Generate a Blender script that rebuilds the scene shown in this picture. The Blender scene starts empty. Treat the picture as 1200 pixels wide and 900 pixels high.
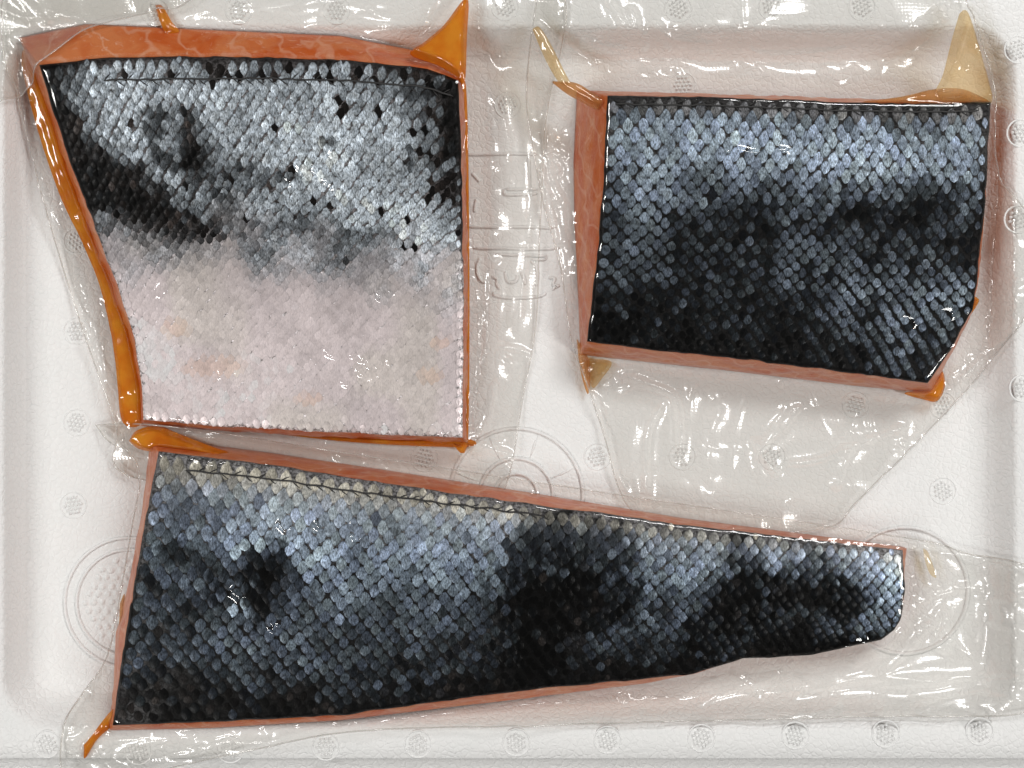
import bpy, math, random
import numpy as np
from mathutils import Matrix, Vector

random.seed(4)
RNG = np.random.default_rng(11)
S = 1.0 / 3000.0            # one drawing unit = 1/3 mm
HC = 1650.0                 # camera height above the tray floor, drawing units (0.55 m)

# ------------------------------------------------------------------ camera, light, exposure
scene = bpy.context.scene
cam_d = bpy.data.cameras.new("camera")
cam = bpy.data.objects.new("camera", cam_d)
scene.collection.objects.link(cam)
cam.location = (0, 0, HC * S)
cam_d.sensor_width = 36.0
cam_d.lens = 36.0 * HC / 1200.0
cam_d.clip_start = 0.01
cam_d.clip_end = 50
scene.camera = cam

world = bpy.data.worlds.new("World")
scene.world = world
world.use_nodes = True
bg = world.node_tree.nodes["Background"]
bg.inputs[0].default_value = (1.0, 0.985, 0.97, 1)
bg.inputs[1].default_value = 0.035


def area(name, loc, size, size_y, power, color, target=(0, 0, 0)):
    d = bpy.data.lights.new(name, 'AREA')
    d.shape = 'RECTANGLE'
    d.size, d.size_y, d.energy, d.color = size, size_y, power, color
    o = bpy.data.objects.new(name, d)
    scene.collection.objects.link(o)
    o.location = loc
    o.rotation_euler = (Vector(target) - Vector(loc)).to_track_quat('-Z', 'Y').to_euler()
    return o


area("window_light", (0.56, 0.80, 0.95), 0.55, 0.28, 8.6, (1.0, 0.995, 0.98))
area("ceiling_lamp_a", (-0.90, 0.30, 1.00), 0.12, 0.50, 5.4, (1.0, 0.99, 0.97))
area("fill_lamp_sw", (-0.70, -0.68, 1.05), 0.50, 0.13, 5.6, (1.0, 0.98, 0.95))  # added fill from the south-west, brightens the tray's far wall
area("fill_lamp_se", (0.92, -0.32, 1.00), 0.13, 0.50, 5.6, (1.0, 0.985, 0.96))  # added fill from the south-east, evens the light and catches film folds

vs = scene.view_settings
vs.view_transform = 'Standard'
vs.look = 'None'
vs.exposure = 0.0
vs.gamma = 1.0
scene.cycles.use_denoising = True
scene.cycles.transparent_max_bounces = 24
scene.cycles.max_bounces = 4
scene.cycles.diffuse_bounces = 2
scene.cycles.use_adaptive_sampling = True
scene.cycles.adaptive_threshold = 0.025
scene.cycles.glossy_bounces = 2
scene.cycles.caustics_reflective = False
scene.cycles.caustics_refractive = False
scene.cycles.sample_clamp_indirect = 4.0

COL = scene.collection


# ------------------------------------------------------------------ small helpers
def fpt(px, py, z):
    """photo position of a point at height z -> plan position on the tray floor (drawing units)"""
    k = (HC - z) / HC
    return 600 + (px - 600) * k, 450 + (py - 450) * k


def wld(X, Y, Z):
    X = np.asarray(X, float); Y = np.asarray(Y, float); Z = np.asarray(Z, float)
    return np.stack(np.broadcast_arrays((X - 600) * S, -(Y - 450) * S, Z * S), -1)


def mesh(name, verts, faces, smooth=True, cols=None):
    me = bpy.data.meshes.new(name)
    me.from_pydata(np.asarray(verts).tolist(), [], faces if isinstance(faces, list) else faces.tolist())
    if smooth:
        me.polygons.foreach_set("use_smooth", np.ones(len(me.polygons), bool))
    if cols is not None:
        a = me.color_attributes.new("Col", 'FLOAT_COLOR', 'POINT')
        c = np.ones((len(me.vertices), 4), np.float32)
        c[:, :cols.shape[1]] = cols
        a.data.foreach_set("color", c.ravel())
    me.update()
    return me


def obj(name, me, mat=None, parent=None):
    o = bpy.data.objects.new(name, me)
    COL.objects.link(o)
    if mat is not None and me is not None and not me.materials:
        me.materials.append(mat)
    if parent is not None:
        o.parent = parent
    return o


def thing(name, label, cat, group=None):
    o = bpy.data.objects.new(name, None)
    COL.objects.link(o)
    o.empty_display_size = 0.01
    o["label"] = label
    o["category"] = cat
    if group:
        o["group"] = group
    return o


def smooth01(x):
    x = np.clip(x, 0, 1)
    return x * x * (3 - 2 * x)


def vnoise(X, Y, cell, seed):
    """smooth value noise in -1..1"""
    r = np.random.default_rng(seed).uniform(-1, 1, (64, 64))
    x = np.asarray(X, float) / cell; y = np.asarray(Y, float) / cell
    xi = np.floor(x).astype(int); yi = np.floor(y).astype(int)
    fx = smooth01(x - xi); fy = smooth01(y - yi)
    a = r[yi % 64, xi % 64]; b = r[yi % 64, (xi + 1) % 64]
    c = r[(yi + 1) % 64, xi % 64]; d = r[(yi + 1) % 64, (xi + 1) % 64]
    return (a * (1 - fx) + b * fx) * (1 - fy) + (c * (1 - fx) + d * fx) * fy


def resample(pts, n):
    p = np.asarray(pts, float)
    d = np.r_[0, np.cumsum(np.hypot(*np.diff(p, axis=0).T))]
    t = np.linspace(0, d[-1], n)
    return np.stack([np.interp(t, d, p[:, 0]), np.interp(t, d, p[:, 1])], -1)


def spline(pts, sub=8):
    """Catmull-Rom through the points"""
    p = np.asarray(pts, float)
    q = np.vstack([2 * p[0] - p[1], p, 2 * p[-1] - p[-2]])
    out = []
    for i in range(1, len(q) - 2):
        for t in np.linspace(0, 1, sub, endpoint=False):
            a, b, c, d = q[i - 1], q[i], q[i + 1], q[i + 2]
            out.append(0.5 * ((2 * b) + (c - a) * t + (2 * a - 5 * b + 4 * c - d) * t * t + (3 * b - a - 3 * c + d) * t ** 3))
    out.append(p[-1])
    return np.array(out)


def seg_dist(X, Y, poly, closed=True):
    """distance to a polyline, nearest point and the running position along it"""
    P = np.asarray(poly, float)
    Q = np.roll(P, -1, 0) if closed else P[1:]
    P = P if closed else P[:-1]
    best = np.full(np.shape(X), 1e9); nx = np.zeros_like(best); ny = np.zeros_like(best); tt = np.zeros_like(best)
    n = len(P)
    for i in range(n):
        ax, ay = P[i]; bx, by = Q[i]
        dx, dy = bx - ax, by - ay
        L = dx * dx + dy * dy + 1e-9
        t = np.clip(((X - ax) * dx + (Y - ay) * dy) / L, 0, 1)
        cx, cy = ax + t * dx, ay + t * dy
        d = np.hypot(X - cx, Y - cy)
        m = d < best
        best = np.where(m, d, best); nx = np.where(m, cx, nx); ny = np.where(m, cy, ny); tt = np.where(m, (i + t) / n, tt)
    return best, nx, ny, tt


def inside(X, Y, poly):
    P = np.asarray(poly, float)
    r = np.zeros(np.shape(X), bool)
    j = len(P) - 1
    for i in range(len(P)):
        xi, yi = P[i]; xj, yj = P[j]
        c = ((yi > Y) != (yj > Y)) & (X < (xj - xi) * (Y - yi) / (yj - yi + 1e-12) + xi)
        r ^= c
        j = i
    return r


# ------------------------------------------------------------------ materials
def new_mat(name):
    m = bpy.data.materials.new(name)
    m.use_nodes = True
    nt = m.node_tree
    for n in list(nt.nodes):
        nt.nodes.remove(n)
    out = nt.nodes.new("ShaderNodeOutputMaterial")
    return m, nt, out


def N(nt, t, **kw):
    n = nt.nodes.new(t)
    for k, v in kw.items():
        if k.startswith("_"):
            setattr(n, k[1:], v)
        else:
            n.inputs[k.replace("__", " ")].default_value = v
    return n


def mixc(nt, a, b, fac, mode='MIX'):
    n = nt.nodes.new("ShaderNodeMix")
    n.data_type = 'RGBA'
    n.blend_type = mode
    for s, v in ((n.inputs[0], fac), (n.inputs[6], a), (n.inputs[7], b)):
        if hasattr(v, "is_linked"):
            nt.links.new(v, s)
        else:
            s.default_value = v if not isinstance(v, tuple) else (v + (1,))[:4]
    return n.outputs[2]


def ramp(nt, sock, a, b, c0=(0, 0, 0, 1), c1=(1, 1, 1, 1)):
    r = nt.nodes.new("ShaderNodeValToRGB")
    r.color_ramp.elements[0].position = a
    r.color_ramp.elements[1].position = b
    r.color_ramp.elements[0].color = c0
    r.color_ramp.elements[1].color = c1
    nt.links.new(sock, r.inputs[0])
    return r.outputs[0]


def foam_mat():
    m, nt, out = new_mat("foam")
    geo = nt.nodes.new("ShaderNodeNewGeometry")
    p = N(nt, "ShaderNodeBsdfPrincipled", Roughness=0.42)
    p.inputs["Specular IOR Level"].default_value = 0.4
    v = N(nt, "ShaderNodeTexVoronoi", _feature='DISTANCE_TO_EDGE', Scale=420.0)
    nz = N(nt, "ShaderNodeTexNoise", Scale=90.0, Detail=3.0)
    nt.links.new(geo.outputs["Position"], v.inputs["Vector"])
    nt.links.new(geo.outputs["Position"], nz.inputs["Vector"])
    edge = ramp(nt, v.outputs["Distance"], 0.0, 0.16)
    c = mixc(nt, (0.825, 0.82, 0.81), (0.845, 0.84, 0.83), edge)
    c = mixc(nt, c, (0.825, 0.825, 0.815), ramp(nt, nz.outputs["Fac"], 0.45, 0.7))
    nt.links.new(c, p.inputs["Base Color"])
    b1 = N(nt, "ShaderNodeBump", Strength=0.26, Distance=0.0005)
    nt.links.new(edge, b1.inputs["Height"])
    n2 = N(nt, "ShaderNodeTexNoise", Scale=420.0, Detail=2.5, Roughness=0.6)
    nt.links.new(geo.outputs["Position"], n2.inputs["Vector"])
    b2 = N(nt, "ShaderNodeBump", Strength=0.35, Distance=0.0009)
    nt.links.new(n2.outputs["Fac"], b2.inputs["Height"])
    nt.links.new(b1.outputs[0], b2.inputs["Normal"])
    nt.links.new(b2.outputs[0], p.inputs["Normal"])
    nt.links.new(p.outputs[0], out.inputs[0])
    return m


def table_mat():
    m, nt, out = new_mat("table_top")
    p = N(nt, "ShaderNodeBsdfPrincipled", Roughness=0.4)
    nz = N(nt, "ShaderNodeTexNoise", Scale=60.0, Detail=3.0)
    c = mixc(nt, (0.62, 0.66, 0.70), (0.70, 0.73, 0.76), nz.outputs["Fac"])
    nt.links.new(c, p.inputs["Base Color"])
    nt.links.new(p.outputs[0], out.inputs[0])
    return m


def scale_mat():
    m, nt, out = new_mat("fish_scale")
    geo = nt.nodes.new("ShaderNodeNewGeometry")
    at = N(nt, "ShaderNodeAttribute", _attribute_name="Col")
    src, tex = at.outputs["Color"], at.outputs["Alpha"]
    p = N(nt, "ShaderNodeBsdfPrincipled", Roughness=0.30, Metallic=0.2)
    p.inputs["Specular IOR Level"].default_value = 0.12
    mp = N(nt, "ShaderNodeMapping")
    mp.inputs["Scale"].default_value = (1.6, 0.6, 1.0)
    nt.links.new(geo.outputs["Position"], mp.inputs["Vector"])
    n1 = N(nt, "ShaderNodeTexNoise", Scale=1500.0, Detail=2.5, Roughness=0.65)
    nt.links.new(mp.outputs[0], n1.inputs["Vector"])
    n2 = N(nt, "ShaderNodeTexNoise", Scale=420.0, Detail=3.0)
    nt.links.new(geo.outputs["Position"], n2.inputs["Vector"])
    f1 = ramp(nt, n1.outputs["Fac"], 0.36, 0.66, (0.36, 0.36, 0.36, 1), (1.65, 1.65, 1.65, 1))
    f2 = ramp(nt, n2.outputs["Fac"], 0.3, 0.7, (0.72, 0.70, 0.68, 1), (1.18, 1.2, 1.24, 1))
    c = mixc(nt, mixc(nt, src, f1, tex, 'MULTIPLY'), f2, tex, 'MULTIPLY')
    nt.links.new(c, p.inputs["Base Color"])
    b = N(nt, "ShaderNodeBump", Strength=0.35, Distance=0.0002)
    nt.links.new(n1.outputs["Fac"], b.inputs["Height"])
    nt.links.new(b.outputs[0], p.inputs["Normal"])
    nt.links.new(p.outputs[0], out.inputs[0])
    return m


def skin_mat():
    m, nt, out = new_mat("fish_skin")
    geo = nt.nodes.new("ShaderNodeNewGeometry")
    src = N(nt, "ShaderNodeAttribute", _attribute_name="Col").outputs["Color"]
    p = N(nt, "ShaderNodeBsdfPrincipled", Roughness=0.42)
    p.inputs["Specular IOR Level"].default_value = 0.10
    n1 = N(nt, "ShaderNodeTexNoise", Scale=900.0, Detail=3.0, Roughness=0.7)
    nt.links.new(geo.outputs["Position"], n1.inputs["Vector"])
    f1 = ramp(nt, n1.outputs["Fac"], 0.40, 0.72, (0.35, 0.34, 0.33, 1), (2.6, 2.6, 2.7, 1))
    c = mixc(nt, src, f1, 1.0, 'MULTIPLY')
    nt.links.new(c, p.inputs["Base Color"])
    b = N(nt, "ShaderNodeBump", Strength=0.5, Distance=0.0004)
    nt.links.new(n1.outputs["Fac"], b.inputs["Height"])
    nt.links.new(b.outputs[0], p.inputs["Normal"])
    nt.links.new(p.outputs[0], out.inputs[0])
    return m


def flesh_mat():
    m, nt, out = new_mat("salmon_flesh")
    geo = nt.nodes.new("ShaderNodeNewGeometry")
    p = N(nt, "ShaderNodeBsdfPrincipled", Roughness=0.3)
    mp = N(nt, "ShaderNodeMapping")
    mp.inputs["Scale"].default_value = (1.0, 1.0, 2.5)
    nt.links.new(geo.outputs["Position"], mp.inputs["Vector"])
    n1 = N(nt, "ShaderNodeTexNoise", Scale=65.0, Detail=3.0, Roughness=0.6, Distortion=0.8)
    nt.links.new(mp.outputs[0], n1.inputs["Vector"])
    c = mixc(nt, (0.52, 0.100, 0.018), (0.60, 0.19, 0.065), ramp(nt, n1.outputs["Fac"], 0.38, 0.62))
    n2 = N(nt, "ShaderNodeTexNoise", Scale=240.0, Detail=2.5, Roughness=0.6, Distortion=1.5)
    nt.links.new(mp.outputs[0], n2.inputs["Vector"])
    c = mixc(nt, c, (0.72, 0.42, 0.30), ramp(nt, n2.outputs["Fac"], 0.60, 0.74, (0, 0, 0, 1), (0.6, 0.6, 0.6, 1)))
    wv = N(nt, "ShaderNodeTexWave", _bands_direction='DIAGONAL', Scale=38.0, Distortion=7.0, Detail=2.0)
    wv.inputs["Detail Scale"].default_value = 2.0
    nt.links.new(geo.outputs["Position"], wv.inputs["Vector"])
    c = mixc(nt, c, (0.74, 0.46, 0.33), ramp(nt, wv.outputs["Fac"], 0.90, 1.0, (0, 0, 0, 1), (0.3, 0.3, 0.3, 1)))
    nt.links.new(c, p.inputs["Base Color"])
    b = N(nt, "ShaderNodeBump", Strength=0.4, Distance=0.0006)
    nt.links.new(n2.outputs["Fac"], b.inputs["Height"])
    nt.links.new(b.outputs[0], p.inputs["Normal"])
    nt.links.new(p.outputs[0], out.inputs[0])
    return m


def film_mat(name="clear_film", milk=0.018, tint=(0.968, 0.961, 0.945), emboss=0.13, const=None):
    """thin clear sheet; the attribute says how far it stands off the fish (loose film is hazier and shows its embossing)"""
    m, nt, out = new_mat(name)
    geo = nt.nodes.new("ShaderNodeNewGeometry")
    w1 = N(nt, "ShaderNodeTexWave", _wave_type='BANDS', _bands_direction='X', Scale=235.0, Distortion=0.0)
    w2 = N(nt, "ShaderNodeTexWave", _wave_type='BANDS', _bands_direction='Y', Scale=235.0, Distortion=0.0)
    for w in (w1, w2):
        nt.links.new(geo.outputs["Position"], w.inputs["Vector"])
    ad = N(nt, "ShaderNodeMath", _operation='MULTIPLY')
    nt.links.new(w1.outputs["Fac"], ad.inputs[0])
    nt.links.new(w2.outputs["Fac"], ad.inputs[1])
    b2 = N(nt, "ShaderNodeBump", Strength=emboss, Distance=0.00022)
    fr = N(nt, "ShaderNodeFresnel", IOR=1.62)
    gl = N(nt, "ShaderNodeBsdfAnisotropic", Roughness=0.065, Color=(1, 1, 1, 1))
    tr = N(nt, "ShaderNodeBsdfTransparent", Color=tint + (1,))
    df = N(nt, "ShaderNodeBsdfDiffuse", Color=(0.85, 0.85, 0.82, 1))
    m1 = N(nt, "ShaderNodeMixShader", Fac=milk)
    if const is None:
        at = N(nt, "ShaderNodeAttribute", _attribute_name="Col")
        tc = mixc(nt, (0.985, 0.982, 0.98), tint, at.outputs["Fac"])
        nt.links.new(tc, tr.inputs[0])
        mk = N(nt, "ShaderNodeMath", _operation='MULTIPLY_ADD')
        mk.inputs[1].default_value = milk - .001
        mk.inputs[2].default_value = .001
        nt.links.new(at.outputs["Fac"], mk.inputs[0])
        nt.links.new(mk.outputs[0], m1.inputs[0])
        em = N(nt, "ShaderNodeMath", _operation='MULTIPLY')
        nt.links.new(at.outputs["Fac"], em.inputs[0]); nt.links.new(ad.outputs[0], em.inputs[1])
        nt.links.new(em.outputs[0], b2.inputs["Height"])
    else:
        nt.links.new(ad.outputs[0], b2.inputs["Height"])
    if emboss > 0:
        nt.links.new(b2.outputs[0], gl.inputs["Normal"])
    nt.links.new(tr.outputs[0], m1.inputs[1]); nt.links.new(df.outputs[0], m1.inputs[2])
    cap = N(nt, "ShaderNodeMath", _operation='MINIMUM')
    cap.inputs[1].default_value = 0.05
    nt.links.new(fr.outputs[0], cap.inputs[0])
    m2 = nt.nodes.new("ShaderNodeMixShader")
    nt.links.new(cap.outputs[0], m2.inputs[0])
    nt.links.new(m1.outputs[0], m2.inputs[1]); nt.links.new(gl.outputs[0], m2.inputs[2])
    g2 = N(nt, "ShaderNodeBsdfAnisotropic", Roughness=0.27, Color=(1, 1, 1, 1))
    m3 = N(nt, "ShaderNodeMixShader", Fac=0.05)
    if const is None:
        sh = N(nt, "ShaderNodeMath", _operation='MULTIPLY')
        sh.inputs[1].default_value = 0.035
        nt.links.new(at.outputs["Fac"], sh.inputs[0]); nt.links.new(sh.outputs[0], m3.inputs[0])
    nt.links.new(m2.outputs[0], m3.inputs[1]); nt.links.new(g2.outputs[0], m3.inputs[2])
    nt.links.new(m3.outputs[0], out.inputs[0])
    return m


def juice_mat(name, c0, c1, clear, tint):
    m, nt, out = new_mat(name)
    geo = nt.nodes.new("ShaderNodeNewGeometry")
    nz = N(nt, "ShaderNodeTexNoise", Scale=120.0, Detail=3.0)
    nt.links.new(geo.outputs["Position"], nz.inputs["Vector"])
    c = mixc(nt, c0, c1, ramp(nt, nz.outputs["Fac"], 0.35, 0.65))
    p = N(nt, "ShaderNodeBsdfPrincipled", Roughness=0.2)
    p.inputs["Specular IOR Level"].default_value = 0.2
    nt.links.new(c, p.inputs["Base Color"])
    tr = nt.nodes.new("ShaderNodeBsdfTransparent")
    tr.inputs[0].default_value = tint + (1,)
    mx = N(nt, "ShaderNodeMixShader", Fac=clear)
    nt.links.new(p.outputs[0], mx.inputs[1]); nt.links.new(tr.outputs[0], mx.inputs[2])
    nt.links.new(mx.outputs[0], out.inputs[0])
    return m


M_FOAM, M_TABLE = foam_mat(), table_mat()
M_SCN, M_SKIN, M_FLESH = scale_mat(), skin_mat(), flesh_mat()
M_FILM = film_mat()
M_FLAP = film_mat("embossed_film", 0.10, (0.95, 0.94, 0.92), 0.4, True)
M_SEAM = film_mat("film_seam", 0.20, (0.90, 0.885, 0.87), 0.0, True)
M_ORANGE = juice_mat("orange_juice", (0.72, 0.20, 0.010), (0.84, 0.36, 0.03), 0.5, (0.98, 0.62, 0.20))
M_AMBER = juice_mat("amber_juice", (0.70, 0.46, 0.20), (0.82, 0.66, 0.44), 0.75, (0.97, 0.89, 0.72))
M_PALE = juice_mat("pale_juice", (0.74, 0.56, 0.34), (0.82, 0.70, 0.52), 0.86, (0.98, 0.93, 0.82))
M_TAN = juice_mat("tan_juice", (0.60, 0.26, 0.08), (0.68, 0.38, 0.18), 0.6, (0.95, 0.74, 0.50))

# ------------------------------------------------------------------ foam tray
FLOOR = (38, 74, 1150, 806)
def frect(x0, y0, x1, y1, z):
    a = fpt(x0, y0, z); b = fpt(x1, y1, z)
    return (a[0], a[1], b[0], b[1])
RIMZ = 42.0
R_IN = frect(3, 30, 1191, 854, RIMZ)
R_OUT = frect(-130, -60, 1330, 890, RIMZ)


def rrect(r, rad, n=12):
    x0, y0, x1, y1 = r
    pts = []
    for cx, cy, a0 in ((x1 - rad, y0 + rad, -90), (x1 - rad, y1 - rad, 0), (x0 + rad, y1 - rad, 90), (x0 + rad, y0 + rad, 180)):
        for k in range(n + 1):
            a = math.radians(a0 + 90 * k / n)
            pts.append((cx + rad * math.cos(a), cy + rad * math.sin(a)))
    return np.array(pts)


def grow(r, d):
    return (r[0] - d, r[1] - d, r[2] + d, r[3] + d)


def tray_z(X, Y):
    """height of the tray's inside: floor, sloping wall, rim"""
    def sd(r, rad):
        qx = np.abs(X - (r[0] + r[2]) / 2) - (r[2] - r[0]) / 2 + rad
        qy = np.abs(Y - (r[1] + r[3]) / 2) - (r[3] - r[1]) / 2 + rad
        return np.hypot(np.maximum(qx, 0), np.maximum(qy, 0)) + np.minimum(np.maximum(qx, qy), 0) - rad
    a, b = sd(FLOOR, 46), sd(R_IN, 55)
    t = np.where(a <= 0, 0, np.where(b >= 0, 1, a / np.maximum(a - b, 1e-6)))
    return RIMZ * smooth01(t)


tray = thing("foam_tray", "white foam fish tray under the three vacuum-packed salmon pieces", "tray")
rings = []
mid = lambda t: tuple(FLOOR[i] * (1 - t) + R_IN[i] * t for i in range(4))
for r, rad, z in ((grow(FLOOR, -9), 40, 0.0), (FLOOR, 46, 3.0), (mid(.25), 50, 7), (mid(.55), 52, 22), (mid(.88), 54, RIMZ - 5), (mid(1.0), 55, RIMZ - 1.2),
                  (grow(R_IN, 3), 57, RIMZ), (grow(R_OUT, -2), 95, RIMZ), (R_OUT, 96, RIMZ - 2), (grow(R_OUT, 0.6), 96, RIMZ - 12), (grow(R_OUT, 2), 97, RIMZ - 13),
                  (grow(R_OUT, 30), 110, RIMZ - 13), (grow(R_OUT, 32), 110, RIMZ - 16), (grow(R_OUT, 24), 108, -24.0)):
    p = rrect(r, rad)
    rings.append(wld(p[:, 0], p[:, 1], np.full(len(p), z)))
n = len(rings[0])
V = np.vstack(rings)
F = []
for k in range(len(rings) - 1):
    for i in range(n):
        j = (i + 1) % n
        F.append([k * n + i, (k + 1) * n + i, (k + 1) * n + j, k * n + j])
F.append(list(range(n)))
F.append([(len(rings) - 1) * n + i for i in range(n)][::-1])
obj("tray_shell", mesh("tray_shell", V, F), M_FOAM, tray)

table = obj("table_top", mesh("table_top", wld([-900, 2100, 2100, -900], [-900, -900, 1800, 1800], [-24.5] * 4)[[3, 2, 1, 0]], [[0, 1, 2, 3]], False), M_TABLE)
table["kind"] = "structure"


def dome(cx, cy, z, r, h, k=6):
    v = [(cx + r * math.cos(a), cy + r * math.sin(a), z - 0.5) for a in [2 * math.pi * i / k for i in range(k)]]
    v += [(cx + r * .62 * math.cos(a), cy + r * .62 * math.sin(a), z + h * .75) for a in [2 * math.pi * i / k for i in range(k)]]
    v.append((cx, cy, z + h))
    f = [[i, (i + 1) % k, k + (i + 1) % k, k + i][::-1] for i in range(k)] + [[k + i, k + (i + 1) % k, 2 * k][::-1] for i in range(k)]
    return v, f


def join(parts):
    V, F = [], []
    for v, f in parts:
        o = len(V)
        V += list(v)
        F += [[i + o for i in q] for q in f]
    return V, F


def tube_pts(path, r, k=6, closed=False, flat=1.0):
    """a tube round a path of drawing-unit points (x, y, z)"""
    P = np.asarray(path, float)
    n = len(P)
    T = np.gradient(P, axis=0) if not closed else (np.roll(P, -1, 0) - np.roll(P, 1, 0))
    T /= np.linalg.norm(T, axis=1, keepdims=True) + 1e-9
    side = np.cross(T, [0, 0, 1.0]); side /= np.linalg.norm(side, axis=1, keepdims=True) + 1e-9
    up = np.cross(side, T)
    V = []
    for i in range(n):
        rr = r if closed else r * (0.35 if i in (0, n - 1) else 1)
        for j in range(k):
            a = 2 * math.pi * j / k
            V.append(P[i] + side[i] * math.cos(a) * rr + up[i] * math.sin(a) * rr * flat)
    F = []
    for i in range(n if closed else n - 1):
        i2 = (i + 1) % n
        for j in range(k):
            F.append([i * k + j, i * k + (j + 1) % k, i2 * k + (j + 1) % k, i2 * k + j])
    if not closed:
        F.append(list(range(k))[::-1]); F.append([(n - 1) * k + j for j in range(k)])
    return V, F


def relief(name, path, r, flat=0.7, closed=False, mat=None, parent=None, k=6):
    v, f = tube_pts(path, r, k, closed, flat)
    v = np.array(v)
    return obj(name, mesh(name, wld(v[:, 0], v[:, 1], v[:, 2]), f), mat or M_FOAM, parent or tray)


# vent imprints: little clusters of foam pimples inside a faint ring, one shared mesh
cl = []
for (i, j) in [(-2, 0), (-1, 0), (0, 0), (1, 0), (2, 0)] + [(a - .5, b) for b in (-1, 1) for a in (-1, 0, 1, 2)] + [(a, b) for b in (-2, 2) for a in (-1, 0, 1)]:
    cl.append(dome(i * 4.7, j * 4.4, -0.2, 2.0, 2.7))
ring = [(15.5 * math.cos(a), 15.5 * math.sin(a), -0.5) for a in [2 * math.pi * t / 28 for t in range(28)]]
cl.append(tube_pts(ring, 1.3, 5, True, 1.0))
v, f = join(cl); v = np.array(v)
me_vent = mesh("vent_imprint", np.stack([v[:, 0] * S, -v[:, 1] * S, v[:, 2] * S], -1), f)
me_vent.flip_normals()
me_vent.materials.append(M_FOAM)
vents_floor = [(90, 388), (90, 495), (86, 592), (595, 123), (497, 537), (700, 535), (1002, 475), (905, 535), (1105, 575), (800, 535), (90, 282), (800, 100), (1105, 475)]
vents_rim = [(280, 12), (395, 12), (592, 8), (795, 10), (905, 8), (1010, 8), (182, 14), (382, 875), (490, 872), (605, 870), (712, 867), (822, 865), (932, 862), (1038, 860), (1148, 857),
             (1193, 58), (1196, 156), (1193, 257), (1199, 455), (55, 872), (162, 880), (270, 878)]
for lst, z in ((vents_floor, 0.0), (vents_rim, RIMZ)):
    for i, (x, y) in enumerate(lst):
        X, Y = fpt(x, y, z)
        o = obj("vent_imprint", me_vent, None, tray)
        o.location = wld(X, Y, z).tolist()
        o.rotation_euler.z = random.uniform(-.3, .9)


def circ(cx, cy, r, a0=0, a1=360, n=64, z=0.0):
    return [(cx + r * math.cos(math.radians(a)), cy + r * math.sin(math.radians(a)), z) for a in np.linspace(a0, a1, n, endpoint=(a1 - a0 < 360))]


# round moulded marks on the floor
for r in (78, 43, 25):
    relief("moulded_ring", circ(605, 580, r), 2.4, 1.2, True)
for a in range(20, 380, 45):
    ca, sa = math.cos(math.radians(a)), math.sin(math.radians(a))
    relief("moulded_spoke", [(605 + ca * 46, 580 + sa * 46, 0), (605 + ca * 60, 580 + sa * 60, 0), (605 + ca * 75, 580 + sa * 75, 0)], 1.6)
for r in (76, 62):
    relief("moulded_ring", circ(152, 706, r), 2.2, 1.2, True)
relief("moulded_ring", circ(1060, 692, 74), 2.6, 1.1, True)
bd = []
for j in range(-5, 6):
    for i in range(-6, 7):
        x, y = 152 + (i + .5 * (j % 2)) * 10.5 + random.uniform(-1, 1), 706 + j * 9.5 + random.uniform(-1, 1)
        if math.hypot(x - 152, y - 706) < 54:
            bd.append(dome(x, y, 0, random.uniform(4.2, 5.4), 1.5, 7))
v, f = join(bd); v = np.array(v)
o = obj("foam_beads", mesh("foam_beads", wld(v[:, 0], v[:, 1], v[:, 2]), [q[::-1] for q in f]), M_FOAM, tray)
o["kind"] = "stuff"

# moulded mark between the upper two packs: strokes as they stand in the foam
strokes = [
    [(545, 181), (570, 181), (600, 180), (630, 181)], [(619, 184), (620, 205), (621, 224)], [(592, 222), (591, 225), (593, 228), (612, 228), (630, 227)], [(592, 222), (612, 222), (630, 222)],
    [(553, 203), (558, 208), (562, 213)], [(559, 233), (557, 240), (556, 249)], [(548, 266), (580, 266), (610, 266), (652, 267)], [(555, 291), (590, 291), (620, 292), (656, 291)],
    [(580, 298), (610, 299), (636, 300), (639, 302), (637, 304), (622, 304)], [(563, 302), (559, 312), (560, 322), (564, 329), (569, 331)], [(576, 324), (583, 327), (582, 332), (586, 339)],
    [(592, 318), (594, 328), (599, 331), (605, 329), (607, 322)], [(579, 342), (580, 346), (595, 349), (615, 349), (633, 347), (640, 343)], [(611, 318), (614, 326), (616, 334)],
    [(643, 325), (650, 327), (648, 333), (656, 336)], [(647, 340), (653, 334)], [(622, 305), (628, 312), (630, 324), (628, 336)],
]
for st in strokes:
    p = spline(st, 5)
    relief("moulded_stroke", [(a, b, 0.0) for a, b in p], 2.1, 1.2)


# ------------------------------------------------------------------ salmon pieces
class Piece:
    pass


def coons(sides, U, Vv, nS=400):
    top, right, bottom, left = [resample(s, nS) for s in sides]
    g = np.linspace(0, 1, nS)
    def ev(c, t):
        return np.stack([np.interp(t, g, c[:, 0]), np.interp(t, g, c[:, 1])], -1)
    U = np.asarray(U, float); Vv = np.asarray(Vv, float)
    u, v = U[..., None], Vv[..., None]
    A = (1 - v) * ev(top, U) + v * ev(bottom, U)
    B = (1 - u) * ev(left, Vv) + u * ev(right, Vv)
    C = (1 - u) * (1 - v) * top[0] + u * (1 - v) * top[-1] + (1 - u) * v * bottom[0] + u * v * bottom[-1]
    return A + B - C


def boundary_uv(n):
    t = np.linspace(0, 1, n, endpoint=False)
    U = np.r_[t, np.ones(n), 1 - t, np.zeros(n)]
    Vv = np.r_[np.zeros(n), t, np.ones(n), 1 - t]
    return U, Vv


def dig(rows):
    return np.array([[int(c) for c in r.split()] for r in rows], float)


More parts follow.
